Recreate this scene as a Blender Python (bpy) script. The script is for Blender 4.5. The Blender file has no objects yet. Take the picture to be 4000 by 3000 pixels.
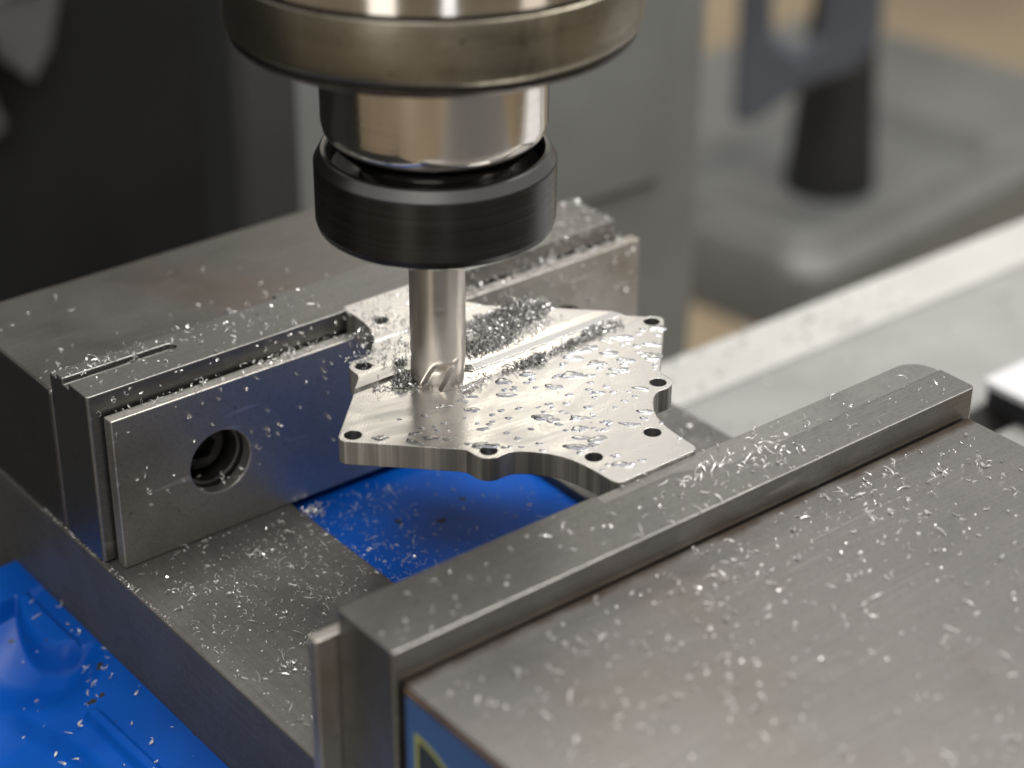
import bpy, bmesh, math, random
import numpy as np
from mathutils import Vector, Matrix

S = 0.001                      # every length below is in millimetres
sc = bpy.context.scene
COL = sc.collection
RNG = np.random.default_rng(11)
random.seed(5)

# ------------------------------------------------------------------ camera, world, lamps, exposure
CAM = np.array([-163.063, -348.038, 211.746])
R = np.array([[0.7814850, -0.6239009, 0.0053701], [-0.2994007, -0.3825465, -0.8740809], [0.5473942, 0.6814733, -0.4857507]])
cd = bpy.data.cameras.new('camera')
cam = bpy.data.objects.new('camera', cd); COL.objects.link(cam)
cam.matrix_world = Matrix(((R[0][0], -R[1][0], -R[2][0], CAM[0]*S), (R[0][1], -R[1][1], -R[2][1], CAM[1]*S),
                           (R[0][2], -R[1][2], -R[2][2], CAM[2]*S), (0, 0, 0, 1)))
cd.sensor_fit = 'HORIZONTAL'; cd.sensor_width = 36.0; cd.lens = 70.756
cd.clip_start = 0.01; cd.clip_end = 60.0
cd.dof.use_dof = True; cd.dof.focus_distance = 0.428; cd.dof.aperture_fstop = 8.8
sc.camera = cam

w = bpy.data.worlds.new('World'); sc.world = w; w.use_nodes = True
bg = w.node_tree.nodes['Background']
bg.inputs[0].default_value = (1.0, 0.98, 0.95, 1); bg.inputs[1].default_value = 0.46

def lamp(name, loc, target, sx, sy, power, col=(1, 0.97, 0.93)):
    d = bpy.data.lights.new(name, 'AREA'); d.shape = 'RECTANGLE'; d.size = sx; d.size_y = sy
    d.energy = power; d.color = col
    o = bpy.data.objects.new(name, d); COL.objects.link(o)
    o.location = loc
    o.rotation_euler = (Vector(target) - Vector(loc)).to_track_quat('-Z', 'Y').to_euler()
    return o
lamp('ceiling_light', (0.45, 0.15, 1.7), (0.1, 0.0, 0.0), 1.3, 0.7, 40)
lamp('ceiling_light', (1.65, 2.0, 1.5), (0.07, -0.06, 0.0), 0.45, 0.3, 1.2, (1, .91, .76))
lamp('ceiling_light', (-1.1, -0.9, 1.9), (0.05, -0.05, 0.0), 1.2, 0.5, 26)
lamp('ceiling_light', (1.3, -0.6, 1.8), (0.05, -0.05, 0.0), 0.3, 1.2, 26)
lamp('stripe_fill_light', (-1.15, -2.3, -0.3), (0.05, -0.05, 0.0), 0.30, 1.9, 3.0, (0.93, 0.96, 1.0))  # added tall panel out of view, gives stripes in the polished metal
lamp('stripe_fill_light', (-2.1, -1.15, -0.35), (0.05, -0.05, 0.0), 0.60, 1.7, 5.5, (1.0, 0.95, 0.88))  # added panel out of view, fills the dark left faces
lamp('stripe_fill_light', (0.75, -2.2, -0.45), (0.05, -0.05, 0.0), 0.55, 1.7, 2.6, (1.0, 0.92, 0.8))  # added panel out of view, another warm stripe in the metal

sc.view_settings.view_transform = 'Standard'; sc.view_settings.look = 'None'
sc.view_settings.exposure = 0.0; sc.view_settings.gamma = 1.0
sc.cycles.use_denoising = True
sc.cycles.max_bounces = 8; sc.cycles.transmission_bounces = 6; sc.cycles.glossy_bounces = 5
sc.cycles.sample_clamp_indirect = 6.0

# ------------------------------------------------------------------ material helpers
class NT:
    def __init__(s, name):
        s.m = bpy.data.materials.new(name); s.m.use_nodes = True
        s.t = s.m.node_tree; s.b = s.t.nodes['Principled BSDF']
        s.co = s.n('ShaderNodeTexCoord').outputs['Object']
        s.nrm = None
    def n(s, kind, **kw):
        x = s.t.nodes.new(kind)
        for k, v in kw.items(): setattr(x, k, v)
        return x
    def link(s, a, b): s.t.links.new(a, b)
    def setv(s, sock, v):
        if isinstance(v, (int, float)): sock.default_value = v
        elif isinstance(v, tuple): sock.default_value = v if len(v) == 4 else (*v, 1)
        else: s.link(v, sock)
    def vec(s, scale=(1, 1, 1), rot=(0, 0, 0), loc=(0, 0, 0)):
        m = s.n('ShaderNodeMapping'); s.link(s.co, m.inputs[0])
        m.inputs['Scale'].default_value = scale; m.inputs['Rotation'].default_value = rot; m.inputs['Location'].default_value = loc
        return m.outputs[0]
    def noise(s, scale, vec=None, detail=4, rough=.55, dist=0):
        x = s.n('ShaderNodeTexNoise'); x.inputs['Scale'].default_value = scale
        x.inputs['Detail'].default_value = detail; x.inputs['Roughness'].default_value = rough; x.inputs['Distortion'].default_value = dist
        s.link(vec if vec is not None else s.co, x.inputs['Vector'])
        return x.outputs['Fac']
    def ramp(s, fac, stops):
        r = s.n('ShaderNodeValToRGB'); e = r.color_ramp.elements
        while len(e) < len(stops): e.new(0.5)
        for i, (p, c) in enumerate(stops):
            e[i].position = p
            e[i].color = (c, c, c, 1) if isinstance(c, (int, float)) else (*c, 1)
        s.link(fac, r.inputs[0])
        return r.outputs[0]
    def mix(s, f, a, b, mode='MIX'):
        x = s.n('ShaderNodeMix', data_type='RGBA', blend_type=mode)
        s.setv(x.inputs[0], f); s.setv(x.inputs[6], a); s.setv(x.inputs[7], b)
        return x.outputs[2]
    def math(s, op, a, b=0.0, clamp=False):
        x = s.n('ShaderNodeMath', operation=op, use_clamp=clamp); s.setv(x.inputs[0], a); s.setv(x.inputs[1], b)
        return x.outputs[0]
    def bump(s, h, strength, dist):
        x = s.n('ShaderNodeBump'); x.inputs['Strength'].default_value = strength; x.inputs['Distance'].default_value = dist
        s.link(h, x.inputs['Height'])
        if s.nrm is not None: s.link(s.nrm, x.inputs['Normal'])
        s.nrm = x.outputs[0]
    def bevel(s, r):
        x = s.n('ShaderNodeBevel'); x.samples = 4; x.inputs['Radius'].default_value = r
        s.nrm = x.outputs[0]
    def done(s, base, metal, rough, **kw):
        s.setv(s.b.inputs['Base Color'], base); s.setv(s.b.inputs['Metallic'], metal); s.setv(s.b.inputs['Roughness'], rough)
        for k, v in kw.items(): s.setv(s.b.inputs[k.replace('_', ' ')], v)
        if s.nrm is not None: s.link(s.nrm, s.b.inputs['Normal'])
        return s.m

def scratches(t, count, width=.006, seed=0):
    out = None
    for i in range(count):
        rz = seed * 1.7 + i * 1.13
        v = t.vec((45, 2600, 300), (0.3 * i, 0.2 * i, rz), (0.13 * i + seed, .07 * i, .05 * i))
        n = t.noise(1.0, v, 1.5, .4)
        k = t.ramp(n, [(.725, 0.0), (.765, 1.0)])
        out = k if out is None else t.math('MAXIMUM', out, k)
    return out

def ground_steel(name, base, rough, grain=(6, 420, 420), seed=0, warm=None, stain=.35, bev=None, foot=None, metal=1.0):
    """ground tool steel: fine grain in one direction, oily mottling, scattered scratches"""
    t = NT(name)
    if bev: t.bevel(bev)
    g = t.noise(1.0, t.vec(tuple(x * 4.0 for x in grain)), 3, .6)
    mott = t.noise(46, t.vec((1, 1, 1), (0, 0, 0), (seed, seed, 0)), 7, .66, .6)
    fine = t.noise(900, None, 2, .6)
    sc_ = scratches(t, 4, seed=seed)
    k = t.math('ADD', t.math('MULTIPLY', mott, .65), t.math('MULTIPLY', g, .35))
    dark = tuple(c * (1 - stain) for c in base)
    colr = t.ramp(k, [(.3, dark), (.62, base)])
    if warm: colr = t.mix(t.ramp(t.noise(22, t.vec(loc=(seed+3, 1, 2)), 4), [(.52, 0.), (.75, .8)]), colr, warm)
    speck = t.noise(1500, None, 3, .7)
    colr = t.mix(1.0, colr, t.ramp(speck, [(.28, .74), (.5, 1.0), (.74, 1.0)]), 'MULTIPLY')
    pits = t.ramp(t.noise(420, t.vec(loc=(seed, 0, 1)), 3, .6), [(.70, 0.), (.75, .65)])
    colr = t.mix(pits, colr, tuple(c * .35 for c in base))
    colr = t.mix(t.math('MULTIPLY', sc_, .38), colr, tuple(min(1, c * 1.9) for c in base))
    if foot is not None:                      # oily brown dirt gathered along the foot of the jaw plate
        sp = t.n('ShaderNodeSeparateXYZ'); t.link(t.co, sp.inputs[0])
        d = t.math('ABSOLUTE', t.math('SUBTRACT', sp.outputs['Y'], foot))
        d = t.math('ADD', d, t.math('MULTIPLY', t.math('SUBTRACT', t.noise(90, None, 4), .5), .006))
        f = t.ramp(t.math('MULTIPLY', d, 100.0), [(.0, .9), (.12, .75), (.30, 0.)])
        colr = t.mix(f, colr, (.075, .055, .038))
    r = t.math('ADD', t.ramp(k, [(.3, rough + .10), (.7, rough - .05)]), t.math('MULTIPLY', t.math('SUBTRACT', g, .5), .12))
    t.bump(g, .12, .00010)
    t.bump(fine, .10, .00005)
    t.bump(sc_, -.15, .00006)
    return t.done(colr, metal, r)

M = {}
M['plate_steel'] = ground_steel('ground_plate_steel', (.58, .56, .525), .41, (420, 6, 420), 1, warm=(.30, .25, .19), stain=.25)
M['jaw_steel'] = ground_steel('jaw_steel', (.27, .263, .25), .38, (8, 420, 420), 4, stain=.35)
M['body_steel'] = ground_steel('body_steel', (.24, .228, .21), .36, (8, 420, 420), 7, warm=(.24, .18, .15), stain=.3)
M['slide_steel'] = ground_steel('slide_steel', (.262, .252, .240), .38, (8, 420, 420), 9, warm=(.205, .180, .158), stain=.30, foot=-.0741)
M['bed_steel'] = ground_steel('bed_steel', (.155, .149, .14), .48, (420, 8, 420), 13, stain=.5, metal=.7)
M['recess_steel'] = ground_steel('milled_steel', (.40, .392, .375), .32, (60, 60, 420), 17, stain=.2)

def m_aluminium():
    t = NT('milled_aluminium'); t.bevel(.00028)
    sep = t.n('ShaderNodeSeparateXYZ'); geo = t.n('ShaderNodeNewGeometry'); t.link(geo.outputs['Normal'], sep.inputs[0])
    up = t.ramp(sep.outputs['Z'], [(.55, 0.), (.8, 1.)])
    # crossing cutter marks on the top, vertical mill lines on the sides
    wv = t.n('ShaderNodeTexWave', wave_type='RINGS', rings_direction='SPHERICAL')
    t.link(t.vec((1, 1, 0), loc=(-.02, .055, 0)), wv.inputs[0])
    wv.inputs['Scale'].default_value = 420; wv.inputs['Distortion'].default_value = 1.2; wv.inputs['Detail'].default_value = 2
    wv2 = t.n('ShaderNodeTexWave', wave_type='BANDS', bands_direction='X')
    t.link(t.vec((1, 1, 1), (0, 0, .9)), wv2.inputs[0]); wv2.inputs['Scale'].default_value = 330
    wv2.inputs['Distortion'].default_value = 2.5; wv2.inputs['Detail'].default_value = 2; wv2.inputs['Detail Scale'].default_value = 3
    side = t.noise(1.0, t.vec((1500, 1500, 45)), 3, .6)
    band = t.ramp(t.noise(1.0, t.vec((330, 330, 2)), 2), [(.44, 0.), (.62, 1.)])
    mott = t.noise(1.0, t.vec((55, 150, 60), (0, 0, .68)), 6, .65, .8)
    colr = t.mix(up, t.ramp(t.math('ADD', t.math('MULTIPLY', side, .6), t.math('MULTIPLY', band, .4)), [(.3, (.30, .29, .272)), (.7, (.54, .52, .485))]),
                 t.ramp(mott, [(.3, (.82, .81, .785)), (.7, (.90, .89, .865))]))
    hh = t.mix(up, side, t.mix(.5, wv.outputs['Fac'], wv2.outputs['Fac']))
    t.bump(hh, .045, .00006)
    t.bump(t.noise(1400, None, 2), .12, .00004)
    r = t.mix(up, t.ramp(side, [(.3, .5), (.7, .38)]), t.ramp(mott, [(.32, .36), (.5, .29), (.66, .235)]))
    sp = t.n('ShaderNodeSeparateXYZ'); t.link(t.co, sp.inputs[0])          # the pass just cut: smoother and brighter than the rest
    cutp = t.math('MULTIPLY', t.math('MULTIPLY', t.math('GREATER_THAN', sp.outputs['Y'], .0026), t.math('LESS_THAN', sp.outputs['Y'], .0112)), t.math('GREATER_THAN', sp.outputs['X'], -.0131))
    cutp = t.math('MULTIPLY', cutp, up)
    r = t.mix(cutp, r, (.2,)*3); colr = t.mix(cutp, colr, (.90, .885, .855))
    return t.done(colr, 1.0, r)
M['alu'] = m_aluminium()

def m_blue():
    t = NT('blue_enamel')
    chip = t.ramp(t.noise(210, None, 2, .4), [(.725, 0.), (.74, 1.)])
    mott = t.noise(40, None, 4)
    colr = t.mix(chip, t.ramp(mott, [(.3, (.001, .051, .28)), (.7, (.0015, .071, .37))]), (.03, .028, .025))
    t.bump(t.noise(160, None, 4), .12, .0004)
    t.bump(chip, -.5, .0002)
    return t.done(colr, 0.0, t.mix(chip, t.ramp(mott, [(.3, .30), (.7, .44)]), (.7,)*3), Coat_Weight=.16, Coat_Roughness=.1, Specular_IOR_Level=.12)
M['blue'] = m_blue()

def m_chrome():
    t = NT('polished_holder_steel')
    n = t.noise(1.0, t.vec((30, 30, 1300)), 3)
    t.bump(n, .05, .00003)
    return t.done((.66, .63, .59), 1.0, t.ramp(n, [(.3, .10), (.7, .17)]))
M['chrome'] = m_chrome()

def m_black():
    t = NT('black_oxide')
    n = t.noise(1.0, t.vec((25, 25, 1500)), 3)
    t.bump(n, .06, .00003)
    return t.done(t.ramp(n, [(.3, (.033, .032, .032)), (.7, (.048, .046, .045))]), .85, t.ramp(n, [(.3, .22), (.7, .32)]))
M['black'] = m_black()
def m_rim():
    t = NT('worn_black_oxide'); return t.done((.19, .185, .18), 1.0, .30)
M['rim'] = m_rim()

def m_nose():
    t = NT('oil_stained_spindle_steel')
    v = t.vec((55, 55, 40))
    a = t.noise(1.0, v, 6, .65, .5)
    b = t.noise(1.0, t.vec((14, 14, 220)), 4, .6)
    f = t.noise(700, None, 3, .6)
    k = t.math('ADD', t.math('MULTIPLY', a, .6), t.math('MULTIPLY', b, .4))
    colr = t.ramp(k, [(.33, (.11, .096, .070)), (.5, (.25, .228, .178)), (.68, (.36, .335, .285))])
    spots = t.ramp(f, [(.64, 0.), (.70, .7)])
    colr = t.mix(spots, colr, (.07, .055, .04))
    t.bump(a, .25, .0003); t.bump(f, .2, .0001)
    return t.done(colr, 1.0, t.ramp(k, [(.3, .46), (.7, .27)]))
M['nose'] = m_nose()
def m_lip():
    t = NT('dark_oily_lip'); n = t.noise(200, None, 4)
    return t.done(t.ramp(n, [(.3, (.035, .03, .028)), (.7, (.07, .06, .055))]), .8, .4)
M['lip'] = m_lip()

def m_cutter():
    t = NT('carbide_cutter'); n = t.noise(1.0, t.vec((20, 20, 900)), 3)
    t.bump(n, .03, .00002)
    return t.done((.50, .465, .42), 1.0, t.ramp(n, [(.3, .26), (.7, .36)]))
M['cutter'] = m_cutter()

def m_chip(name, c, r, metal):
    t = NT(name); return t.done(c, metal, r)
M['chip'] = m_chip('bright_aluminium_chip', (.88, .86, .84), .28, .32)
M['chip_dull'] = m_chip('grey_aluminium_swarf', (.74, .73, .71), .28, .6)
M['chip_dark_shade'] = m_chip('dark_and_shaded_swarf', (.30, .295, .29), .30, .95)  # shade deep in the heaps put into the colour; also grey table specks
M['fresh'] = m_chip('freshly_cut_edge', (.82, .79, .74), .3, 1.0)

def m_drop():
    t = NT('coolant'); 
    return t.done((.72, .77, .90), 0.0, .20, Transmission_Weight=1.0, IOR=1.40)
M['drop'] = m_drop()

def m_plain(name, c, r, metal=0.0, var=.15, sc_=12):
    t = NT(name); n = t.noise(sc_, None, 4)
    t.bump(t.noise(150, None, 3), .1, .0005)
    return t.done(t.ramp(n, [(.3, tuple(x * (1 - var) for x in c)), (.7, tuple(min(1, x * (1 + var)) for x in c))]), metal, r)
M['column'] = m_plain('grey_green_machine_paint', (.165, .172, .166), .42)
M['cover'] = m_plain('dark_fade_tone', (.028, .029, .028), .5)  # tone of the added strip that fades the column's left edge
M['tray'] = m_plain('grey_cast_paint', (.115, .118, .112), .5)
M['post'] = m_plain('black_rubber', (.012, .012, .011), .55)
M['bracket'] = m_plain('slate_blue_plastic', (.062, .070, .088), .5)
M['table_sheen'] = m_plain('sheen_table_strip', (.39, .386, .37), .4, 0, .06, 30)  # table's bright rear band: reflected light put into a paler colour
M['table'] = m_plain('grey_table_iron', (.25, .247, .238), .42, .1, .12, 30)
M['floor'] = m_plain('tan_floor', (.23, .18, .115), .6, 0, .25, 2.5)
M['wall'] = m_plain('beige_wall', (.42, .38, .31), .8, 0, .1, 2)
M['dark'] = m_plain('black_guard', (.012, .0125, .012), .6, 0, .4, 5)
M['dark'].node_tree.nodes['Principled BSDF'].inputs['Specular IOR Level'].default_value = .15
M['knob'] = m_plain('pale_grey_knob', (.07, .066, .07), .4)
M['bar'] = m_plain('dark_brown_bar', (.03, .022, .018), .6)
M['white'] = m_plain('white_enamel', (.50, .495, .51), .4, 0, .03)
M['rubber_black'] = m_plain('matt_black', (.008, .008, .009), .6)
M['rust'] = m_plain('rusty_edge', (.09, .055, .035), .6, .3, .4, 150)
M['sticker_blue'] = m_plain('sticker_blue', (.035, .085, .21), .4, 0, .1, 60)
M['sticker_line'] = m_plain('sticker_yellow_green', (.30, .31, .08), .5, 0, .05)
M['sticker_dark'] = m_plain('sticker_dark_green', (.022, .028, .026), .5, 0, .1)
M['socket'] = m_plain('black_screw_steel', (.05, .048, .045), .35, .8, .2, 100)

# ------------------------------------------------------------------ geometry helpers
def empty(name, loc, label, cat, group=None):
    o = bpy.data.objects.new(name, None); COL.objects.link(o); o.empty_display_size = .01
    o.location = Vector(loc) * S
    tag(o, label, cat, group); return o
def tag(o, label=None, cat=None, group=None, kind=None):
    if label: o['label'] = label
    if cat: o['category'] = cat
    if group: o['group'] = group
    if kind: o['kind'] = kind
    return o
def origin(o):
    p = Vector((0, 0, 0))
    while o is not None: p += Vector(o.location); o = o.parent
    return p
def obj(name, V, F, mat, parent=None, loc=None, smooth=False, bevel=0, seg=2, mats=None, fmat=None, sharp=None):
    """V: world millimetres; one mesh object, its origin at loc (or its parent's origin)"""
    base = origin(parent) if parent is not None else Vector((0, 0, 0))
    o0 = Vector(loc) * S if loc is not None else base
    A = np.asarray(V, float) * S - np.array(o0)
    me = bpy.data.meshes.new(name); me.from_pydata(A.tolist(), [], [list(map(int, f)) for f in F]); me.update()
    for m in (mats or [mat]): me.materials.append(m)
    if fmat is not None: me.polygons.foreach_set('material_index', np.asarray(fmat, np.int32))
    bm = bmesh.new(); bm.from_mesh(me); bmesh.ops.recalc_face_normals(bm, faces=bm.faces); bm.to_mesh(me); bm.free()
    if smooth:
        me.polygons.foreach_set('use_smooth', np.ones(len(me.polygons), bool))
        me.set_sharp_from_angle(angle=math.radians(sharp or 32))
    o = bpy.data.objects.new(name, me); COL.objects.link(o)
    if parent is not None: o.parent = parent
    o.location = o0 - base
    if bevel:
        b = o.modifiers.new('bevel', 'BEVEL'); b.width = bevel * S; b.segments = seg; b.limit_method = 'ANGLE'; b.angle_limit = math.radians(40)
        b.harden_normals = False
    return o
def box(x0, x1, y0, y1, z0, z1):
    V = [(x, y, z) for z in (z0, z1) for y in (y0, y1) for x in (x0, x1)]
    return V, [(0, 2, 3, 1), (4, 5, 7, 6), (0, 1, 5, 4), (2, 6, 7, 3), (0, 4, 6, 2), (1, 3, 7, 5)]
def prism(pts, z0, z1, pts_top=None):
    n = len(pts); T = pts_top or pts
    V = [(x, y, z0) for x, y in pts] + [(x, y, z1) for x, y in T]
    F = [tuple(range(n))[::-1], tuple(range(n, 2 * n))] + [(i, (i+1) % n, n + (i+1) % n, n + i) for i in range(n)]
    return V, F
def merge(*parts):
    V, F = [], []
    for v, f in parts:
        k = len(V); V += list(v); F += [tuple(i + k for i in q) for q in f]
    return V, F
def lathe(cx, cy, prof, n=128, cap0=False, cap1=False):
    """prof: (r, z) from one end to the other"""
    V, F = [], []
    for r, z in prof:
        for k in range(n):
            a = 2 * math.pi * k / n; V.append((cx + r * math.cos(a), cy + r * math.sin(a), z))
    for i in range(len(prof) - 1):
        for k in range(n):
            F.append((i*n + k, i*n + (k+1) % n, (i+1)*n + (k+1) % n, (i+1)*n + k))
    if cap0: F.append(tuple(range(n)))
    if cap1: F.append(tuple(range((len(prof)-1)*n, len(prof)*n)))
    return V, F
def circle(cx, cy, r, n=40): return [(cx + r*math.cos(2*math.pi*k/n), cy + r*math.sin(2*math.pi*k/n)) for k in range(n)]
def rrect(x0, x1, y0, y1, r, n=6):
    P = []
    for cx, cy, a in ((x1-r, y1-r, 0), (x0+r, y1-r, 90), (x0+r, y0+r, 180), (x1-r, y0+r, 270)):
        for k in range(n+1):
            t = math.radians(a + 90*k/n); P.append((cx + r*math.cos(t), cy + r*math.sin(t)))
    return P
def cylY(cx, cz, y0, y1, prof=None, n=40):
    V, F = lathe(cx, cz, prof or [(1, y0), (1, y1)], n, True, True)
    return [(x, z, y) for x, y, z in V], F
def cut(o, cutters):
    """boolean-subtract the closed (V, F) solids from o and keep the result as its mesh"""
    tmp = []
    for i, (V, F) in enumerate(cutters):
        c = obj('cutter', V, F, M['fresh']); c.data.materials.clear()
        b = o.modifiers.new('cut', 'BOOLEAN'); b.operation = 'DIFFERENCE'; b.solver = 'EXACT'; b.object = c
        tmp.append(c)
    keep = [m for m in o.modifiers if m.type == 'BEVEL']
    for m in keep: m.show_viewport = False
    bpy.context.view_layer.update()
    dg = bpy.context.evaluated_depsgraph_get()
    me = bpy.data.meshes.new_from_object(o.evaluated_get(dg)); me.name = o.data.name
    for m in [m for m in o.modifiers if m.type == 'BOOLEAN']: o.modifiers.remove(m)
    for m in keep: m.show_viewport = True
    o.data = me
    for c in tmp: bpy.data.objects.remove(c)

# ------------------------------------------------------------------ setting: floor, wall
tag(obj('floor', *prism(rrect(-4000, 6000, -4000, 6000, 10), -940, -900), M['floor']), kind='structure')
tag(obj('wall', *box(-4000, 6000, 3900, 4000, -900, 1900), M['wall']), kind='structure')

# ------------------------------------------------------------------ machine table
tbl = empty('machine_table', (200, 0, -200), 'pale grey machine table running behind and beneath the blue vise', 'machine table')
obj('table_body', *merge(box(-60, 700, -190, -30, -180, -96.2), box(-60, 700, -16, 40, -180, -96.2), box(-60, 700, -30, -16, -180, -120)), M['table'], tbl, bevel=1.0)
obj('rear_strip', *box(-60, 700, 40.2, 64.5, -180, -95), M['table_sheen'], tbl, bevel=1.5)  # rear band of the table, its sheen painted in

# white topped block beside the vise
wb = empty('white_block', (340, -80, -96), 'dull white topped block with black sides at the right edge beside the vise', 'block')
obj('block_side', *box(289, 420, -150, -18, -96.1, -88.2), M['rubber_black'], wb, bevel=1)
obj('block_top', *prism(rrect(288, 421, -151, -17, 2), -88, -86), M['white'], wb)

# ------------------------------------------------------------------ machine vise
vise = empty('machine_vise', (75, -40, -103), 'steel milling vise with blue painted body clamping the aluminium plate', 'vise')

# blue casting: flank on the left with its raised pads and pocket, floor of the slot between the rails
def sstep(a, b, x):
    t = np.clip((x - a) / (b - a), 0, 1); return t * t * (3 - 2 * t)
def seg_d(X, Y, ax, ay, bx, by):
    t = np.clip(((X-ax)*(bx-ax) + (Y-ay)*(by-ay)) / ((bx-ax)**2 + (by-ay)**2), 0, 1)
    return np.hypot(X - ax - t*(bx-ax), Y - ay - t*(by-ay))
def flank(X, Y):
    h = -67.2 + .34 * (X + .5)                                       # falls away from the rail
    pad = sstep(33.6, 35.2, Y)                                       # end pad
    u = X + 4.6                                                      # flat rounded boss running along the rail
    wl = 2.0 + (31 - Y) * .27
    sn = (X + 5.7) * .81 + (Y - 9.0) * .59; tn = (X + 5.7) * .59 - (Y - 9.0) * .81
    lip = .05 * (tn + 4.5)**2 - .6 - sn
    boss = sstep(1.2, -1.2, np.maximum(u * 1.3, lip)) * sstep(-16, -9, u + .12 * (Y - 20))
    low = sstep(-.4, 1.7, lip) * sstep(-19, -5, sn) * sstep(-32, -7, tn) * sstep(11, -1, tn) * sstep(-.8, -6, X)
    h = h + 2.3 * boss - 5.4 * low
    xr = -19.0 - 5.2 * sstep(-22, 8, Y) - 9 * sstep(2, 24, Y)
    h = h - 2.6 * sstep(1.2, -3.0, X - xr) * sstep(14, -4, Y)        # the ledge breaks off along a rounded rim
    q = seg_d(X, Y, -12.6, -12.5, -11.2, -70)
    h = h + 1.5 * sstep(2.2, .6, q)                                  # raised rib
    return h * (1 - pad) + pad * (-66.9 + .05 * X)
gx = np.linspace(-34.5, -.6, 110); gy = np.linspace(-120, 48.3, 460)
GX, GY = np.meshgrid(gx, gy)
H = flank(GX, GY)
nx, ny = len(gx), len(gy)
V = np.stack([GX, GY, H], -1).reshape(-1, 3).tolist()
F = [(j*nx + i, j*nx + i + 1, (j+1)*nx + i + 1, (j+1)*nx + i) for j in range(ny-1) for i in range(nx-1)]
top = len(V)
rim = [i for i in range(nx)] + [j*nx + nx-1 for j in range(1, ny)] + [(ny-1)*nx + i for i in range(nx-2, -1, -1)] + [j*nx for j in range(ny-2, 0, -1)]
V += [(V[i][0], V[i][1], -102.9) for i in rim]
nr = len(rim)
F += [(rim[k], rim[(k+1) % nr], top + (k+1) % nr, top + k) for k in range(nr)]
F.append(tuple(top + k for k in range(nr)))
cast = obj('base_casting', V, F, M['blue'], vise, smooth=True, sharp=50)
obj('slot_floor', *box(46, 104, -300, 17, -80, -45.2), M['blue'], vise)
obj('base_block', *box(-.3, 150, -300, 66, -102.9, -80.2), M['blue'], vise)

bev = .55
rail_l = obj('bed_rail', *merge(prism([(-.5, -300), (47, -300), (47, 66), (-.5, 66)], -80, -42.7)), M['bed_steel'], vise, bevel=bev)
rail_r = obj('bed_rail', *prism([(103, -300), (150, -300), (150, 66), (103, 66)], -80, -42.7), M['bed_steel'], vise, bevel=bev)

# fixed jaw: body, hardened plate with a milled groove, screws behind the holes
fj = obj('fixed_jaw', *box(.1, 150, 18.2, 66, -42.65, -6.4), M['body_steel'], vise, bevel=.8)
jp = obj('jaw_plate', *prism([(150, .5), (150, 14.4), (149.1, 16.5), (147, 17.4), (.4, 17.4), (0, 17), (0, .5), (.5, 0), (149.5, 0)], -42.2, 0), M['jaw_steel'], fj, bevel=.35)
cut(jp, [prism([(-3, 8.3), (26, 8.3)] + [(26 + 1.4*math.cos(a), 9.7 + 1.4*math.sin(a)) for a in np.linspace(-1.4, 1.4, 9)] + [(26, 11.1), (-3, 11.1)], -1.5, 2,
               None),
         prism([(-3, 13.8), (58, 15.6), (58, 20), (-3, 20)], -1.1, 2),
         cylY(28.9, -24.4, -3, 11, [(7.0, -3), (7.0, 11)]), cylY(128.7, -24.4, -3, 11, [(7.0, -3), (7.0, 11)])])
# left front corner strip of the jaw plate
for x in (28.9, 128.7):
    sv, sf = cylY(x, -24.4, 0, 0, [(3.2, 7.5), (3.2, 4.2), (4.6, 4.0), (5.6, 4.0), (6.0, 4.4), (6.0, 10.9)])
    hx = lambda dx, dz: 1 / math.cos((math.atan2(dz, dx) % (math.pi/3)) - math.pi/6) if math.hypot(dx, dz) < 3.5 else 1.0
    sv = [(x + (a - x) * hx(a - x, c + 24.4), b, -24.4 + (c + 24.4) * hx(a - x, c + 24.4)) for a, b, c in sv]
    obj('cap_screw', sv, sf, M['socket'], fj, smooth=True, sharp=25)

# sliding jaw
sj = obj('sliding_jaw', *box(.2, 151.8, -300, -114.2, -42.3, -6.5), M['slide_steel'], vise, bevel=.7)
mp = obj('jaw_plate', *prism([(154 - 6 + 6*math.cos(a), -96.4 - 6 + 6*math.sin(a)) for a in np.linspace(0, math.pi/2, 9)] + [(-.8, -96.4), (-1.3, -96.9), (-1.3, -113.4), (-.8, -113.9), (152.8, -113.9), (153.6, -113.55), (154, -112.7)], -42.2, 0), M['jaw_steel'], sj, bevel=.45)
cut(mp, [prism([(60, -99.6), (78, -99.6), (84, -101.5), (90, -104.2), (151.5, -104.0), (157, -103.6), (157, -90), (60, -90)], -.55, 2)])
rc = obj('milled_recess', *prism([(60.2, -99.5), (78, -99.5), (84, -101.4), (90, -104.1), (151.4, -103.9), (153.7, -103.7)] + [(153.9 - 6 + 6*math.cos(a), -96.5 - 6 + 6*math.sin(a)) for a in np.linspace(0, math.pi/2, 9)] + [(60.2, -96.5)], -.60, -.51), M['recess_steel'], mp)
mark = obj('cutter_mark', *merge(*[prism([(96.3 + r*math.cos(a), -104.4 + r*math.sin(a)) for a in np.linspace(math.pi, 2*math.pi, 30)] +
        [(96.3 + (r-.22)*math.cos(a), -104.4 + (r-.22)*math.sin(a)) for a in np.linspace(2*math.pi, math.pi, 30)], -.02, .012) for r in (5.6, 4.9)]), M['recess_steel'], mp)
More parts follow.
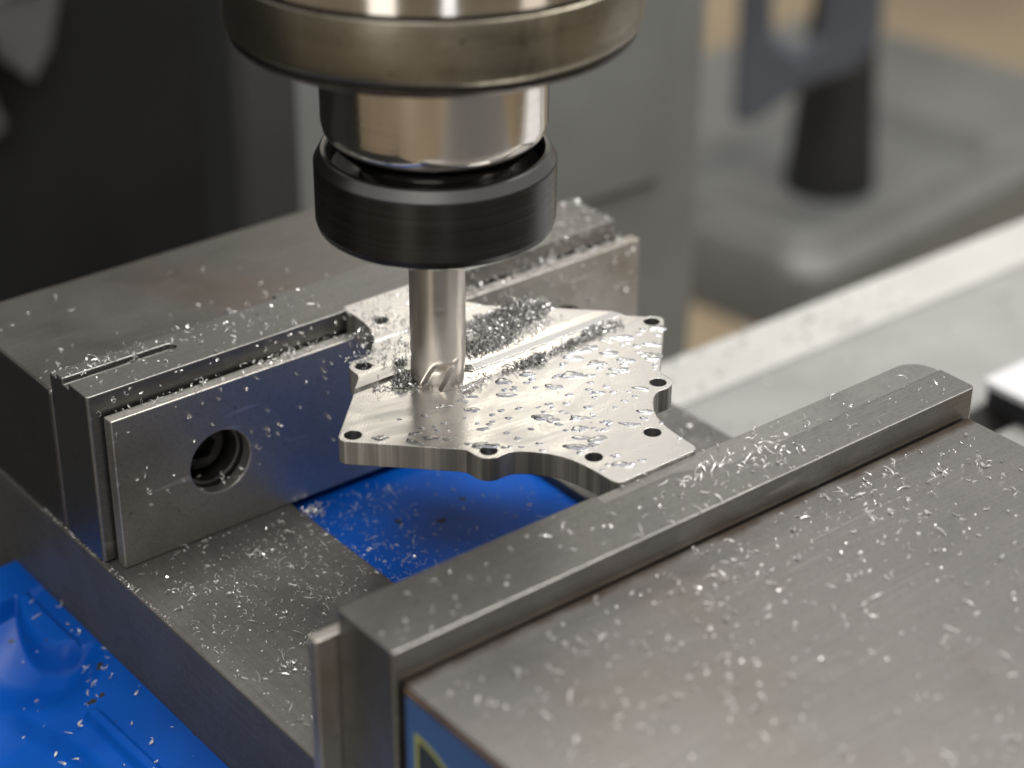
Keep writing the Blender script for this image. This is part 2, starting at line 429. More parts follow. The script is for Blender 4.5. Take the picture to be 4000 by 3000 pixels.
# blue side panel with its sticker
sp = obj('side_panel', *box(-.35, .15, -290, -116.0, -42.0, -8.4), M['sticker_blue'], sj, bevel=.1)
obj('rust_edge', *box(-.25, .15, -290, -115.6, -8.3, -7.1), M['rust'], sj, bevel=.1)
def arch(inner, x0, x1):
    P = [(-118.6 - inner, -40), (-118.6 - inner, -15.2 - inner)]
    for a in np.linspace(0, 1, 14): P.append((-118.6 - inner - a * (17 - 2*inner), -14.8 - inner - 8.5 * a**2.2))
    P.append((-135.6 + inner, -40))
    V = [(x0, y, z) for y, z in P] + [(x1, y, z) for y, z in P]; n = len(P)
    return V, [tuple(range(n)), tuple(range(n, 2*n))[::-1]] + [(i, (i+1) % n, n + (i+1) % n, n + i) for i in range(n)]
st = obj('sticker', *arch(0, -.42, -.352), M['sticker_line'], sj)
obj('sticker_field', *arch(1.1, -.46, -.425), M['sticker_dark'], sj)

# ------------------------------------------------------------------ parallels
def parallel(x0, x1, y0, y1, z0, z1, holes, label, loc):
    o = obj('parallel_plate', *box(x0, x1, y0, y1, z0, z1), M['plate_steel'], loc=loc, bevel=.3)
    cut(o, [cylY(x, -24.4, y0 - 2, y1 + 2, [(7.8, y0-2), (7.8, y1+2)], 56) for x in holes])
    return tag(o, label, 'parallel', 'drilled parallels under the workpiece')
parallel(2.9, 154.5, -4.4, -1.1, -42.6, -5.0, (28.9, 128.7), 'bright steel parallel with round holes standing against the rear jaw', (78, -2.8, -42.6))
parallel(-6.0, 146, -96.35, -93.6, -42.6, -5.6, (20, 120), 'thin steel parallel poking out past the left end of the front jaw', (70, -95, -42.6))

# ------------------------------------------------------------------ workpiece
CX, CY, K = 77.2, -48.2, 1.01
Q = [(44.7, 0.0), (44.4, 1.0), (43.5, 2.0), (36, 9.5), (28.6, 16.9), (27.4, 18.1), (26.75, 19.2), (26.6, 20.6), (26.55, 22.0), (26.1, 23.5), (25.0, 24.6),
     (23.6, 25.15), (22.2, 25.1), (20.8, 25.05), (19.4, 25.5), (17.9, 26.5), (16.3, 28.1), (14.6, 30.2), (13.2, 32.6), (12.3, 35.0), (11.7, 38.0), (11.35, 41.5),
     (11.2, 45.8), (10.95, 46.7), (10.4, 47.4), (9.6, 47.7), (0.0, 47.75)]
quad = Q[:-1]
loop = quad + [(-x, y) for x, y in quad[::-1] if True][0:-1] + [(-44.7, 0.0)] + [(-x, -y) for x, y in quad[1:]] + [(x, -y) for x, y in quad[::-1]][:-1]
OUT = [(CX + x, CY + K*y) for x, y in loop]
TOP, BOT = 1.25, -5.05
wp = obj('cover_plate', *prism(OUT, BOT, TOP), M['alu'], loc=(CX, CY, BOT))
tag(wp, 'bright aluminium cover plate with lugged outline being milled in the vise', 'workpiece')
AX, AY = 64.1, -39.7
HOLES = [(sx*hx, sy*hy) for hx, hy in ((41.5, 0), ) for sx, sy in ((1, 1), (-1, 1))] + [(sx*hx, sy*hy) for hx, hy in ((23.3, 22.0), (8.0, 37.0)) for sx in (1, -1) for sy in (1, -1)]
arcp = lambda r, a0, a1, n=16: [(AX + r*math.cos(math.radians(a)), AY + r*math.sin(math.radians(a))) for a in np.linspace(a0, a1, n)]
front = [(20, -33.5), (57, -33.4), (60, -34.2), (73, -41.5), (140, -41.5), (140, -110), (20, -110)]
front_t = [(20, -33.3), (57, -33.2), (62, -32.8), (73, -38.0), (140, -38.0), (140, -110), (20, -110)]
slot = [(140, -45.75)] + arcp(6.05, 270, 60, 26) + [(72, -41.5), (140, -41.5)]
tab = [(20, -19.0), (200, -19.0), (200, -33.6), (20, -33.6)]; tab_t = [(20, -16.5), (200, -16.5), (200, -33.6), (20, -33.6)]
cut(wp, [prism(front, .38, 1.7, front_t), prism(slot, .12, 1.7), prism([(20, -18.8), (200, -18.8), (200, -120), (20, -120)], 1.0, 1.7, [(20, -16.6), (200, -16.6), (200, -120), (20, -120)])]
        + [prism(circle(CX + x, CY + K*y, 1.86, 36), -8, 3) for x, y in HOLES])

# ------------------------------------------------------------------ spindle, chuck, cutter
spn = empty('milling_spindle', (AX, AY, 79), 'wide oil stained spindle nose ring at the top of the picture', 'spindle')
obj('nose_ring', *lathe(AX, AY, [(24.2, 82.3), (40.2, 82.1), (41.2, 82.9), (41.6, 84.0), (41.6, 94.6), (41.3, 94.9), (24.2, 94.9)], 160), M['nose'], spn, smooth=True)
obj('lower_lip', *lathe(AX, AY, [(24.0, 80.1), (39.6, 80.1), (40.5, 80.9), (40.6, 82.0), (24.0, 82.05)], 160), M['lip'], spn, smooth=True)
obj('polished_collar', *lathe(AX, AY, [(24.2, 95.5), (40.9, 95.5), (41.35, 96.0), (41.35, 150), (24.2, 150)], 160), M['chrome'], spn, smooth=True)
obj('dark_groove', *lathe(AX, AY, [(24.2, 94.95), (40.7, 94.95), (40.7, 95.45), (24.2, 95.45)], 160), M['lip'], spn, smooth=True)

chk = empty('collet_chuck', (AX, AY, 38), 'polished collet chuck with a black clamping nut under the spindle', 'collet chuck')
obj('holder_body', *lathe(AX, AY, [(15.6, 44), (15.6, 52.2), (17.0, 52.8), (18.0, 53.9), (19.8, 55.4), (21.6, 57.4), (22.8, 59.6), (23.2, 61.6), (23.2, 130)], 160, True, True), M['chrome'], chk, smooth=True, sharp=50)
nut = obj('collet_nut', *lathe(AX, AY, [(6.3, 38.6), (14.2, 38.0), (22.4, 37.6), (23.6, 37.75), (24.6, 38.5), (25.0, 39.9), (25.0, 52.3), (24.85, 52.6)], 160), M['black'], chk, smooth=True, sharp=14)
obj('nut_rim', *lathe(AX, AY, [(24.85, 52.62), (23.75, 54.7), (23.4, 54.95), (22.6, 54.9), (22.2, 54.4)], 160), M['rim'], nut, smooth=True, sharp=14)
obj('nut_recess', *lathe(AX, AY, [(22.19, 54.4), (21.4, 51.0), (19.0, 49.3), (15.7, 49.0)], 160), M['black'], nut, smooth=True, sharp=40)

n, lev = 168, 120
V, F = [], []
for j in range(lev + 1):
    z = .12 + (44 - .12) * j / lev
    dep = float(sstep(8.0, 3.5, np.array(z)))
    for k in range(n):
        a = 2*math.pi*k/n; ph = (3*(a - z / 6.0 * .62)) % (2*math.pi) / (2*math.pi)
        g = (sstep(.50, .62, ph) * sstep(.985, .93, ph)) + .16 * sstep(.12, .5, ph) * sstep(.62, .5, ph)
        r = 6.0 * (1 - .26 * dep * g)
        V.append((AX + r*math.cos(a), AY + r*math.sin(a), z))
for j in range(lev):
    for k in range(n): F.append((j*n + k, j*n + (k+1) % n, (j+1)*n + (k+1) % n, (j+1)*n + k))
F += [tuple(range(n)), tuple(range(lev*n, (lev+1)*n))]
tag(obj('end_mill', V, F, M['cutter'], loc=(AX, AY, .12), smooth=True, sharp=24), 'steel end mill held in the chuck, its tip cutting the aluminium plate', 'end mill')

# ------------------------------------------------------------------ blurred things behind
colm = empty('machine_column', (278, 300, -900), 'tall grey green machine column standing out of focus behind the vise', 'machine column')
obj('column_body', *prism(rrect(178, 379, 200, 236, 9), -900, 70), M['column'], colm, smooth=True)
obj('way_cover', *prism(rrect(200, 352, 197.6, 199.8, 1), -108, 60), M['column'], colm, smooth=True)

ang = math.radians(7)
def tw(x, y): return (719 + x*math.cos(ang) - y*math.sin(ang), 443 + x*math.sin(ang) + y*math.cos(ang))
tr = empty('cast_pedestal', (820, 540, -400), 'grey cast pedestal with raised rim behind the pale table', 'pedestal')
def ring(x0, x1, y0, y1, r): return [tw(*p) for p in rrect(x0, x1, y0, y1, r, 8)]
def loft(loops, cap=True):
    n = len(loops[0][0]); V, F = [], []
    for P, z in loops: V += [(x, y, z) for x, y in P]
    for i in range(len(loops)-1): F += [(i*n + k, i*n + (k+1) % n, (i+1)*n + (k+1) % n, (i+1)*n + k) for k in range(n)]
    F += [tuple(range(n)), tuple(range((len(loops)-1)*n, len(loops)*n))]
    return V, F
tag(obj('wooden_bench', *merge(box(520, 2600, 380, 1900, -440, -400), *[box(x, x+70, y, y+70, -900, -440.2) for x in (560, 2490) for y in (420, 1790)]), M['floor'], loc=(1500, 1100, -900)),
    'tan wooden bench carrying the grey pedestal in the blurred background', 'bench')
obj('pedestal_body', *loft([(ring(-16, 420, -16, 316, 30), -399.8), (ring(-13, 420, -13, 305, 30), -355), (ring(-8, 400, -6, 298, 30), -346), (ring(-6, 300, -4, 200, 30), -345), (ring(0, 245, 0, 160, 30), -335),
    (ring(10, 235, 10, 150, 24), -335), (ring(22, 223, 22, 138, 18), -349)]), M['tray'], tr, smooth=True)
po = obj('tapered_post', *lathe(823, 527, [(32, -348.8), (31.5, -340), (29.5, -315), (25.5, -260), (19, -195), (16, -80), (15, -40)], 48, True, True), M['post'], loc=(823, 527, -348.8), smooth=True)
tag(po, 'black tapered post standing in the grey cast pedestal', 'post')
P = [(-40, 120), (-40, -70), (-22, -72), (28, -38), (78, -10), (78, 120)]; Hh = [(-20, 120), (-20, 5), (2, -12), (28, 2), (28, 120)]
rx, ry = .78, -.62
def brk(px, h, off): return (742 + rx*px + .62*off, 492 + ry*px + .78*off, -193 + h)
def extr(P2, o0, o1):
    n = len(P2); V = [brk(x, h, o0) for x, h in P2] + [brk(x, h, o1) for x, h in P2]
    return V, [tuple(range(n)), tuple(range(n, 2*n))[::-1]] + [(i, (i+1) % n, n + (i+1) % n, n + i) for i in range(n)]
full = P[:]; br_poly = [(-38, 120), (-38, -76), (-26, -77), (6, -52), (40, -40), (52, -14), (50, 30), (40, 120), (16, 120), (14, -20), (0, -31), (-17, -20), (-24, 120)]
tag(obj('looped_handle', *extr(br_poly, -9, 9), M['bracket'], loc=(766, 490, -220), bevel=3), 'slate blue looped handle hanging beside the black post', 'handle')
tag(obj('dark_bar', *box(1290, 1800, 900, 960, -470, -400), M['bar'], loc=(1500, 930, -435), bevel=8), 'dark brown bar in the blurred top right corner', 'bar')

obj('fade_strip', *prism(rrect(160, 200, 201, 230, 5), -900, 66), M['cover'], colm, smooth=True)  # added strip: soft fade from column into black, built as dark colour
gd = empty('machine_guard', (-100, 560, -900), 'black machine guard out of focus on the left behind the vise', 'machine guard')
obj('guard_panel', *prism(rrect(-900, 398, 520, 600, 6), -900, 460), M['dark'], gd)
obj('drip_tray', *prism(rrect(-330, -64, -150, 469, 6), -230, -190), M['dark'], gd)
obj('guard_ledge', *prism(rrect(-880, 300, 470, 519.5, 6), -900, -330), M['dark'], gd)
for P in ([(208, -92), (236, -84), (250, -90), (240, -118), (228, -130), (214, -116)], [(196, -132), (208, -134), (213, -150), (203, -158), (192, -150)]):
    V, F = prism(P, 0, 1)
    obj('tag', [(x, 505 + 10*q + .25*abs(x - 225), z) for x, z, q in V], F, M['knob'], gd)

# ------------------------------------------------------------------ metal chips
def chip_mesh(kind, rng, n=6):
    """a curled ribbon with real thickness; unit: mm, centred on the origin"""
    th = .045
    if kind == 'curl':
        rad = rng.uniform(.38, .62); turn = rng.uniform(2.4, 4.6); t = np.linspace(-.5, .5, n+1) * turn
        c = np.stack([rad*np.cos(t), rad*np.sin(t), .18*t], 1); nr_ = np.stack([np.cos(t), np.sin(t), 0*t], 1)
        wd = rng.uniform(.32, .58) * (1 - np.abs(np.linspace(-1, 1, n+1))**2.2 * .9)
        ax = np.tile(np.array([0, 0, 1.0]), (n+1, 1))
    elif kind == 'crescent':
        rad = rng.uniform(.7, 1.25); turn = rng.uniform(1.2, 2.1); t = np.linspace(-.5, .5, n+1) * turn
        c = np.stack([rad*np.cos(t), rad*np.sin(t), .12*t], 1); nr_ = np.stack([np.cos(t), np.sin(t), 0*t], 1)
        wd = rng.uniform(.42, .68) * (np.linspace(1, .12, n+1)) * np.minimum(1, np.linspace(.4, 5, n+1))
        tw_ = np.linspace(0, rng.uniform(.3, 1.2), n+1)
        ax = np.stack([np.sin(tw_)*np.cos(t), np.sin(tw_)*np.sin(t), np.cos(tw_)], 1); nr_ = np.cross(ax, np.stack([-np.sin(t), np.cos(t), 0*t], 1))
    elif kind == 'needle':
        L = rng.uniform(1.9, 3.4); t = np.linspace(-.5, .5, n+1)
        c = np.stack([L*t, rng.uniform(.15, .5)*(2*t)**2, .35*np.cos(3*t)], 1)
        wd = rng.uniform(.32, .52) * np.clip(1.0 - np.linspace(0, 1, n+1), .1, 1) * np.minimum(1, np.linspace(.5, 5, n+1))
        tw_ = rng.uniform(0, 1) + t * rng.uniform(.8, 2.6)
        ax = np.stack([0*t, np.sin(tw_), np.cos(tw_)], 1); nr_ = np.stack([0*t, np.cos(tw_), -np.sin(tw_)], 1)
    else:
        L = rng.uniform(.35, .8); t = np.linspace(-.5, .5, n+1)
        c = np.stack([L*t, 0*t, .35*(t*2)**2*L], 1); ax = np.tile(np.array([0, 1.0, 0]), (n+1, 1)); nr_ = np.tile(np.array([0, 0, 1.0]), (n+1, 1))
        wd = rng.uniform(.18, .34) * (1 - .7*np.abs(2*t)**2)
    V = np.concatenate([c + ax*wd[:, None]*.5 + nr_*th*.5, c - ax*wd[:, None]*.5 + nr_*th*.5, c - ax*wd[:, None]*.5 - nr_*th*.5, c + ax*wd[:, None]*.5 - nr_*th*.5], 0)
    V -= V.mean(0)
    m = n + 1; F = []
    for i in range(n):
        for a in range(4):
            b = (a + 1) % 4; F.append((a*m + i, b*m + i, b*m + i + 1, a*m + i + 1))
    F += [(0, 3*m, 2*m, m), (n, m + n, 2*m + n, 3*m + n)]
    return V, np.array(F)
KINDS = ('curl', 'crescent', 'needle', 'flake')
rg = np.random.default_rng(3)
BIG = {k: [chip_mesh(k, rg, 7) for _ in range(5)] for k in KINDS}
SMALL = {k: [chip_mesh(k, rg, 4) for _ in range(5)] for k in KINDS}

def rand_rot(rng, tilt, normal=(0, 0, 1)):
    a = rng.uniform(0, 2*np.pi); b = rng.normal(0, tilt); c = rng.normal(0, tilt)
    Rz = Matrix.Rotation(a, 3, 'Z') @ Matrix.Rotation(b, 3, 'X') @ Matrix.Rotation(c, 3, 'Y')
    q = Vector((0, 0, 1)).rotation_difference(Vector(normal)).to_matrix()
    return np.array(q @ Rz)

stuffV, stuffF, stuffM, stuff_n = [], [], [], 0
def add_stuff(kind, pos, tilt=.6, scale=1.0, normal=(0, 0, 1), lift=0.0, dark=0.0):
    global stuff_n
    V, F = SMALL[kind][RNG.integers(5)]
    W = (V * scale * 1.18) @ rand_rot(RNG, tilt, normal).T
    nn = np.array(normal, float)
    W = W + np.array(pos) + nn * (lift - (W @ nn).min())
    stuffV.append(W); stuffF.append(F + stuff_n); stuff_n += len(W); stuffM.append(np.full(len(F), int(RNG.random() < dark)))

def in_poly(x, y, P):
    c = False; j = len(P) - 1
    for i in range(len(P)):
        if (P[i][1] > y) != (P[j][1] > y) and x < (P[j][0]-P[i][0])*(y-P[i][1])/(P[j][1]-P[i][1]) + P[i][0]: c = not c
        j = i
    return c
def sample(P, n, dens=None):
    xs = [p[0] for p in P]; ys = [p[1] for p in P]; out = []; guard = 0
    while len(out) < n and guard < 200000:
        guard += 1
        x, y = RNG.uniform(min(xs), max(xs)), RNG.uniform(min(ys), max(ys))
        if in_poly(x, y, P) and (dens is None or RNG.random() < dens(x, y)): out.append((x, y))
    return out
def pick(weights): return KINDS[RNG.choice(4, p=weights)]
def unproj(px, z):                        # where a line of sight through the photograph meets the level z
    d = R.T @ np.array([(px[0]-1106)/4347.55, (px[1]-829.5)/4347.55, 1.0]); t = (z - CAM[2]) / d[2]
    return CAM + d*t
def poly_at(pts, z): return [tuple(unproj(p, z)[:2]) for p in pts]

chip_data = {}
LOOK = {'curl': 'c-shaped aluminium curl', 'crescent': 'tapered crescent shaving', 'needle': 'twisted aluminium sliver', 'flake': 'bent aluminium flake'}
def zone(x, P):
    for lim, txt in P:
        if x < lim: return txt
    return P[-1][1]
def chip_thing(kind, pos, tilt, scale, where, group, normal=(0, 0, 1)):
    label = LOOK[kind] + ' ' + where
    i = int(RNG.integers(5)); key = (kind, i)
    V, F = BIG[kind][i]
    if key not in chip_data:
        me = bpy.data.meshes.new('metal_chip'); me.from_pydata((V*S).tolist(), [], F.tolist()); me.materials.append(M['chip'])
        me.polygons.foreach_set('use_smooth', np.ones(len(me.polygons), bool)); me.set_sharp_from_angle(angle=math.radians(50))
        chip_data[key] = me
    scale *= 0.98
    Rm = rand_rot(RNG, tilt, normal); W = (V*scale) @ Rm.T; nn = np.array(normal, float)
    p = np.array(pos) - nn * (W @ nn).min()
    o = bpy.data.objects.new('metal_chip', chip_data[key]); COL.objects.link(o)
    o.matrix_world = Matrix.Translation(Vector(p*S)) @ Matrix(Rm.tolist()).to_4x4() @ Matrix.Scale(scale, 4)
    return tag(o, label, 'metal chip', group)

# sliding jaw, wide flat top
slide = poly_at([(930, 1500), (1480, 1190), (2080, 935), (2205, 990), (2212, 1659), (1260, 1659)], -6.5)
def d_slide(x, y):
    return .36 + .64*math.exp(-((y + 128) / 10)**2) * (.4 + .6*min(1, max(0, (x - 30) / 40)))
G1 = 'chips on the flat top of the sliding jaw'
for x, y in sample(slide, 158, d_slide):
    wh = 'on the front slide ' + ('under its jaw plate' if y > -126 else 'amid other chips' if y > -142 else 'in blurred foreground') + zone(x, ((30, ' near the sticker'), (60, ' short of half way'), (90, ' half way along'), (120, ' past half way'), (999, ' towards far end')))
    chip_thing(pick([.36, .30, .22, .12]), (x, y, -6.5), .35, RNG.uniform(.75, 1.15), wh, G1)
for x, y in sample(slide, 420, d_slide): add_stuff(pick([.4, .2, .1, .3]), (x, y, -6.5), .5, RNG.uniform(.35, 1.1))
# sliding jaw plate top
G2 = 'chips on the narrow top of the front jaw plate'
lab2 = lambda x, y: 'on the front jaw plate ' + zone(x, ((30, 'near its thin parallel'), (62, 'before the plate corner'), (88, 'by the aluminium plate corner'), (112, 'in the dense cluster'), (999, 'near its rounded end'))) + (', rear half' if y > -104.5 else ', front half')
for c, nn, sd in (((92, -103.5), 26, 4.5), ((84, -104), 14, 4), ((101, -108), 16, 4), ((70, -109), 14, 9)):
    for _ in range(nn):
        x = c[0] + RNG.normal(0, sd*1.4); y = min(-97.5, max(-113.0, c[1] + RNG.normal(0, sd*.7)))
        chip_thing(pick([.30, .34, .30, .06]), (x, y, 0), .6, RNG.uniform(.75, 1.15), lab2(x, y), G2)
for x, y in sample([(0, -113.4), (153, -113.4), (153, -97), (0, -97)], 34): chip_thing(pick([.35, .3, .2, .15]), (x, y, 0), .5, RNG.uniform(.6, 1.0), lab2(x, y), G2)
for x, y in sample([(0, -113.4), (153, -113.4), (153, -97), (0, -97)], 110): add_stuff(pick([.3, .1, .1, .5]), (x, y, 0), .5, RNG.uniform(.4, .8))
# left bed rail
rail = poly_at([(280, 1222), (640, 1100), (838, 1255), (725, 1320), (672, 1620), (456, 1432)], -42.7)
G3 = 'chips on the dark bed rail'
def d_rail(x, y): return .2 + .8*math.exp(-((y + 28) / 20)**2)
for x, y in sample(rail, 46, d_rail): chip_thing(pick([.5, .2, .12, .18]), (x, y, -42.7), .4, RNG.uniform(.6, .95), 'on the dark bed rail ' + ('by the rear parallel' if y > -28 else 'in its middle' if y > -62 else 'near the front jaw') + (' at its outer edge' if x < 18 else ' beside the blue slot' if x > 36 else ''), G3)
for x, y in sample(rail, 560, d_rail): add_stuff(pick([.34, .06, .12, .48]), (x, y, -42.7), .45, RNG.uniform(.3, .85))
for c, m in (((12, -57), 26), ((21, -52), 34), ((30, -18), 26), ((9, -22), 16)):
    for _ in range(m): add_stuff(pick([.5, .2, .1, .2]), (c[0] + RNG.normal(0, 1.6), c[1] + RNG.normal(0, 1.0), -42.7), .9, RNG.uniform(.4, .8), lift=abs(RNG.normal(0, .25)))
# blue slot floor
slotp = [(47.5, -100), (102.5, -100), (102.5, -5), (47.5, -5)]
for x, y in sample(slotp, 900, lambda x, y: .12 + .88*math.exp(-((x - 52) / 16)**2)): add_stuff(pick([.12, .05, .33, .5]), (x, y, -45.2), .4, RNG.uniform(.28, .65))
for x, y in sample(slotp, 60): add_stuff('curl', (x, y, -45.2), .5, RNG.uniform(.4, .8))
for _ in range(60): add_stuff('curl', (50.5 + RNG.normal(0, 1.3), -8 + RNG.normal(0, 1.2), -45.2), .9, .6, lift=abs(RNG.normal(0, .8)))
# right rail glimpse
for x, y in sample([(104, -60), (149, -60), (149, 0), (104, 0)], 140): add_stuff(pick([.6, .2, .1, .1]), (x, y, -42.7), .6, RNG.uniform(.6, 1.1))
# fixed jaw: plate top, body top, fronts
G4 = 'chips on the rear jaw top'
for x, y in sample([(1, .6), (118, .6), (118, 17), (1, 17)], 34, lambda x, y: .3 + .7*math.exp(-((x-28)/30)**2)):
    if not (abs(x - CX) < 13): chip_thing(pick([.4, .25, .2, .15]), (x, y, 0), .5, RNG.uniform(.6, 1.0), 'on the rear jaw plate top ' + zone(x, ((22, 'by its milled groove'), (50, 'past the groove'), (80, 'left of the cutter'), (999, 'under the chuck'))), G4)
for x, y in sample([(1, .5), (149, .5), (149, 17), (1, 17)], 260, lambda x, y: .35 + .65*min(1, x/60)):
    if not (abs(x - CX) < 12): add_stuff(pick([.4, .1, .1, .4]), (x, y, 0), .6, RNG.uniform(.4, .85))
for _ in range(70): add_stuff(pick([.4, .3, .15, .15]), (11 + RNG.normal(0, 6), 12.5 + RNG.normal(0, 1.5), -1.0), .8, RNG.uniform(.5, 1.0), lift=abs(RNG.normal(.4, .5)))
for x, y in sample([(2, 19), (140, 19), (140, 60), (2, 60)], 120, lambda x, y: .1 + .9*math.exp(-((y-19)/10)**2)): add_stuff(pick([.6, .2, .1, .1]), (x, y, -6.4), .6, RNG.uniform(.5, 1.0))
for x in RNG.uniform(3, 64, 60): add_stuff(pick([.6, .2, .1, .1]), (x, RNG.uniform(-4.2, -.6), -5.0), .7, RNG.uniform(.4, .9), lift=abs(RNG.normal(0, .25)))
for x in RNG.normal(49, 4, 60): add_stuff('curl', (x, RNG.uniform(-4.0, -.6), -5.0), .9, RNG.uniform(.4, .8), lift=abs(RNG.normal(0, .5)))
for x in RNG.uniform(92, 152, 150): add_stuff(pick([.75, .2, 0, .05]), (x, RNG.uniform(-4.3, -.5), -5.0), .8, RNG.uniform(.6, 1.05), lift=abs(RNG.normal(0, .4)))
for _ in range(42): add_stuff('curl', (RNG.uniform(4, 60), -4.4, RNG.uniform(-30, -6)), .6, RNG.uniform(.5, .9), (0, -1, 0))
for _ in range(46): add_stuff('curl', (RNG.uniform(100, 153), -4.4, RNG.uniform(-19, -6)), .6, RNG.uniform(.7, 1.1), (0, -1, 0))
for _ in range(70): add_stuff('curl', (RNG.uniform(2, 150), 0, RNG.uniform(-4.6, -.4)), .6, RNG.uniform(.5, .9), (0, -1, 0))
for _ in range(60): add_stuff('curl', (RNG.uniform(120, 149), RNG.uniform(.6, 17), 0), .6, RNG.uniform(.8, 1.15))
for _ in range(14): add_stuff('curl', (28.9 + RNG.uniform(-6, 6), RNG.uniform(-4, 2), -24.4 - 6.6), .6, RNG.uniform(.5, .9))
for _ in range(110): add_stuff(pick([.6, .2, .1, .1]), (RNG.uniform(170, 330), RNG.uniform(42, 63), -95.0), .6, RNG.uniform(.8, 1.6), dark=.5)
for _ in range(60): add_stuff(pick([.6, .2, .1, .1]), (RNG.uniform(180, 360), RNG.uniform(-14, 38), -96.2), .6, RNG.uniform(.8, 1.4), dark=.5)
# rim of the left rail, blue flank
for _ in range(240): add_stuff(pick([.3, .1, .1, .5]), (RNG.uniform(-.4, .8), RNG.uniform(-30, 30), -42.7), .8, RNG.uniform(.25, .5))
for _ in range(75):
    x, y = RNG.uniform(-33, -1), RNG.uniform(-60, 30)
    add_stuff(pick([.35, .25, .05, .35]), (x, y, float(flank(np.array([x]), np.array([y]))[0])), .4, RNG.uniform(.6, 1.35))
# workpiece: heaps
def heap(cx, cy, rx_, ry_, h, n, rot=0.0, z0=.4):
    ca, sa = math.cos(rot), math.sin(rot)
    for _ in range(int(n*1.5)):
        r, a = math.sqrt(RNG.random()), RNG.uniform(0, 2*math.pi)
        u, v = r*math.cos(a), r*math.sin(a)
        x, y = cx + ca*u*rx_ - sa*v*ry_, cy + sa*u*rx_ + ca*v*ry_
        top_ = h * max(0, 1 - r*r) * RNG.uniform(.6, 1.15)
        add_stuff(pick([.58, .2, .07, .15]), (x, y, z0), 1.2, RNG.uniform(.5, .85), lift=RNG.random()**.7 * top_, dark=.6)  # dark share of the chips stands for shade inside the heap
heap(95.5, -28.0, 8.5, 4.6, 2.8, 760, .1, 1.0)
heap(101, -28.5, 4.5, 2.6, 2.0, 200, .2, 1.0)
heap(86, -30, 11, 6.8, 1.3, 620, .25, 1.0)
heap(80, -35.0, 9, 3.6, .7, 320, .1, .5)
heap(88, -34.5, 13, 4.2, .5, 260, .1, .5)
heap(105, -44.4, 4.2, 1.7, 1.5, 250, .02, .2)
heap(100, -45.2, 4.0, 1.1, .9, 120, .02, .2)
heap(94, -46.0, 4.0, .8, .6, 70, .0, .3)
heap(86, -46.8, 2.6, 1.7, 1.6, 230, .0, .3)
heap(83.5, -46.4, 3.6, 1.0, .7, 80, .0, .3)
heap(110.5, -44.2, 3.0, .9, .6, 50, .0, .3)
heap(56.6, -36.5, 2.5, 2.0, 2.6, 300, .3, .4)
heap(60.6, -30.2, 2.0, 1.3, 1.6, 90, .3, .5)
for _ in range(260): add_stuff(pick([.6, .15, .05, .2]), (RNG.uniform(65, 90), RNG.uniform(-16, -.5), 1.25), .8, RNG.uniform(.4, .8))
for _ in range(130): add_stuff(pick([.5, .2, .05, .25]), (RNG.uniform(84, 104), RNG.uniform(-37, -23), 1.0), .8, RNG.uniform(.5, .8))
for x in RNG.uniform(50, 112, 380): add_stuff(pick([.2, .15, .35, .3]), (x, -45.9 + RNG.normal(0, .45) + (0 if x > 66 else (66 - x)*.72), .35), 1.0, RNG.uniform(.45, .85), lift=abs(RNG.normal(0, .2)), dark=.6)
for _ in range(70): add_stuff('curl', (RNG.normal(67, 1.8), RNG.normal(-47.6, .5), .38), 1.0, .7, lift=abs(RNG.normal(0, .35)))
for _ in range(200): add_stuff(pick([.6, .15, .05, .2]), (RNG.uniform(57, 76), RNG.uniform(-32, -12), 1.0), .8, RNG.uniform(.5, .9))
for _ in range(60): add_stuff(pick([.6, .15, .05, .2]), (RNG.uniform(52, 60), -24 + RNG.normal(0, 1.6), 1.0), .8, RNG.uniform(.5, .8))
for _ in range(170):
    x, y = RNG.uniform(38, 116), RNG.uniform(-92, -34)
    if in_poly(x, y, OUT) and y < -47: add_stuff(pick([.25, .1, .15, .5]), (x, y, .38), .6, RNG.uniform(.25, .55))
V = np.concatenate(stuffV); F = np.concatenate(stuffF)
me = bpy.data.meshes.new('metal_swarf'); me.from_pydata((V*S).tolist(), [], F.tolist()); me.materials.append(M['chip_dull']); me.materials.append(M['chip_dark_shade'])
me.polygons.foreach_set('material_index', np.concatenate(stuffM).astype(np.int32))
so = bpy.data.objects.new('metal_swarf', me); COL.objects.link(so)
tag(so, 'fine grey aluminium swarf strewn over the vise and heaped on the plate', 'swarf', kind='stuff')

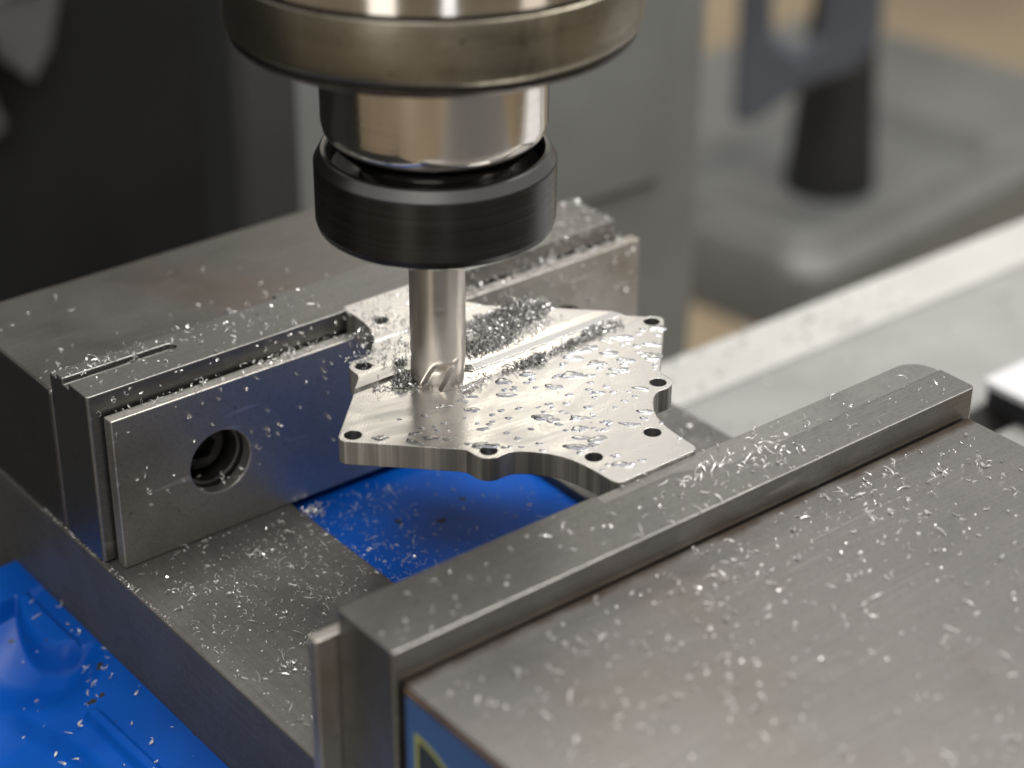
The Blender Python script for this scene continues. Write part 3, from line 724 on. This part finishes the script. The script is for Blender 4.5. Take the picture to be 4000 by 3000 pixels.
# ------------------------------------------------------------------ coolant drops on the plate
dv, df, dn = [], [], 0
def drop(x, y, z, a, b, h, ang_):
    global dn
    nr_, na = 5, 14
    ph = RNG.uniform(0, 6.28, 3); am = RNG.uniform(.05, .24, 3)
    V = []
    for i in range(nr_ + 1):
        q = i / nr_; rr = math.sin(q*math.pi/2)
        for k in range(na):
            t = 2*math.pi*k/na
            lump = 1 + am[0]*math.cos(2*t + ph[0]) + am[1]*math.cos(3*t + ph[1]) + am[2]*math.cos(5*t + ph[2])*.5
            u, v = a*rr*lump*math.cos(t), b*rr*lump*math.sin(t)
            zz = h*math.cos(q*math.pi/2)**.8*(1 + .25*math.sin(3*t + ph[1])*rr)
            V.append((x + u*math.cos(ang_) - v*math.sin(ang_), y + u*math.sin(ang_) + v*math.cos(ang_), z + zz))
    F = [(i*na + k, i*na + (k+1) % na, (i+1)*na + (k+1) % na, (i+1)*na + k) for i in range(nr_) for k in range(na)]
    F.append(tuple(nr_*na + k for k in range(na))[::-1])
    dv.extend(V); df.extend([tuple(i + dn for i in f) for f in F]); dn += len(V)
A0 = math.atan2(-.62, .78)
cnt = 0
while cnt < 150:
    x, y = RNG.uniform(36, 121), RNG.uniform(-94, -35)
    if not in_poly(x, y, OUT) or (y > -47.5 and x < 118 and y > -47.5 - .2*(x < 66)*(66 - x)): continue
    if any(math.hypot(x - CX - hx, y - CY - K*hy) < 3.2 for hx, hy in HOLES): continue
    if RNG.random() > (1.0 if x > 60 else .55): continue
    big = RNG.random()
    a = RNG.uniform(.45, 1.0) if big < .72 else RNG.uniform(1.0, 2.3)
    drop(x, y, .375, a, a*RNG.uniform(.38, .62), RNG.uniform(.16, .34), A0 + RNG.normal(0, .18)); cnt += 1
for x, y, a in ((88, -56.5, 3.2), (108.5, -50, 2.4), (54.5, -68.3, 2.8), (71, -66.5, 2.4), (69, -80.5, 2.6), (101, -54, 2.2), (93, -50.5, 2.0), (80.5, -50.2, 1.9)):
    drop(x, y, .375, a, a*.42, .42, A0 + RNG.normal(0, .1))
for x, y, a in ((45, 20.5, 2.2), (58, 21, 3.0), (52, 26, 2.0)): drop(x, y, -6.41, a, a*.5, .4, A0)
drop(40, -58, -42.71, 6.0, 4.6, .35, .3)
dme = bpy.data.meshes.new('coolant_drops'); dme.from_pydata((np.array(dv)*S).tolist(), [], df); dme.materials.append(M['drop'])
dme.polygons.foreach_set('use_smooth', np.ones(len(dme.polygons), bool))
do = bpy.data.objects.new('coolant_drops', dme); COL.objects.link(do)
tag(do, 'clear coolant drops scattered over the milled aluminium plate', 'coolant', kind='stuff')
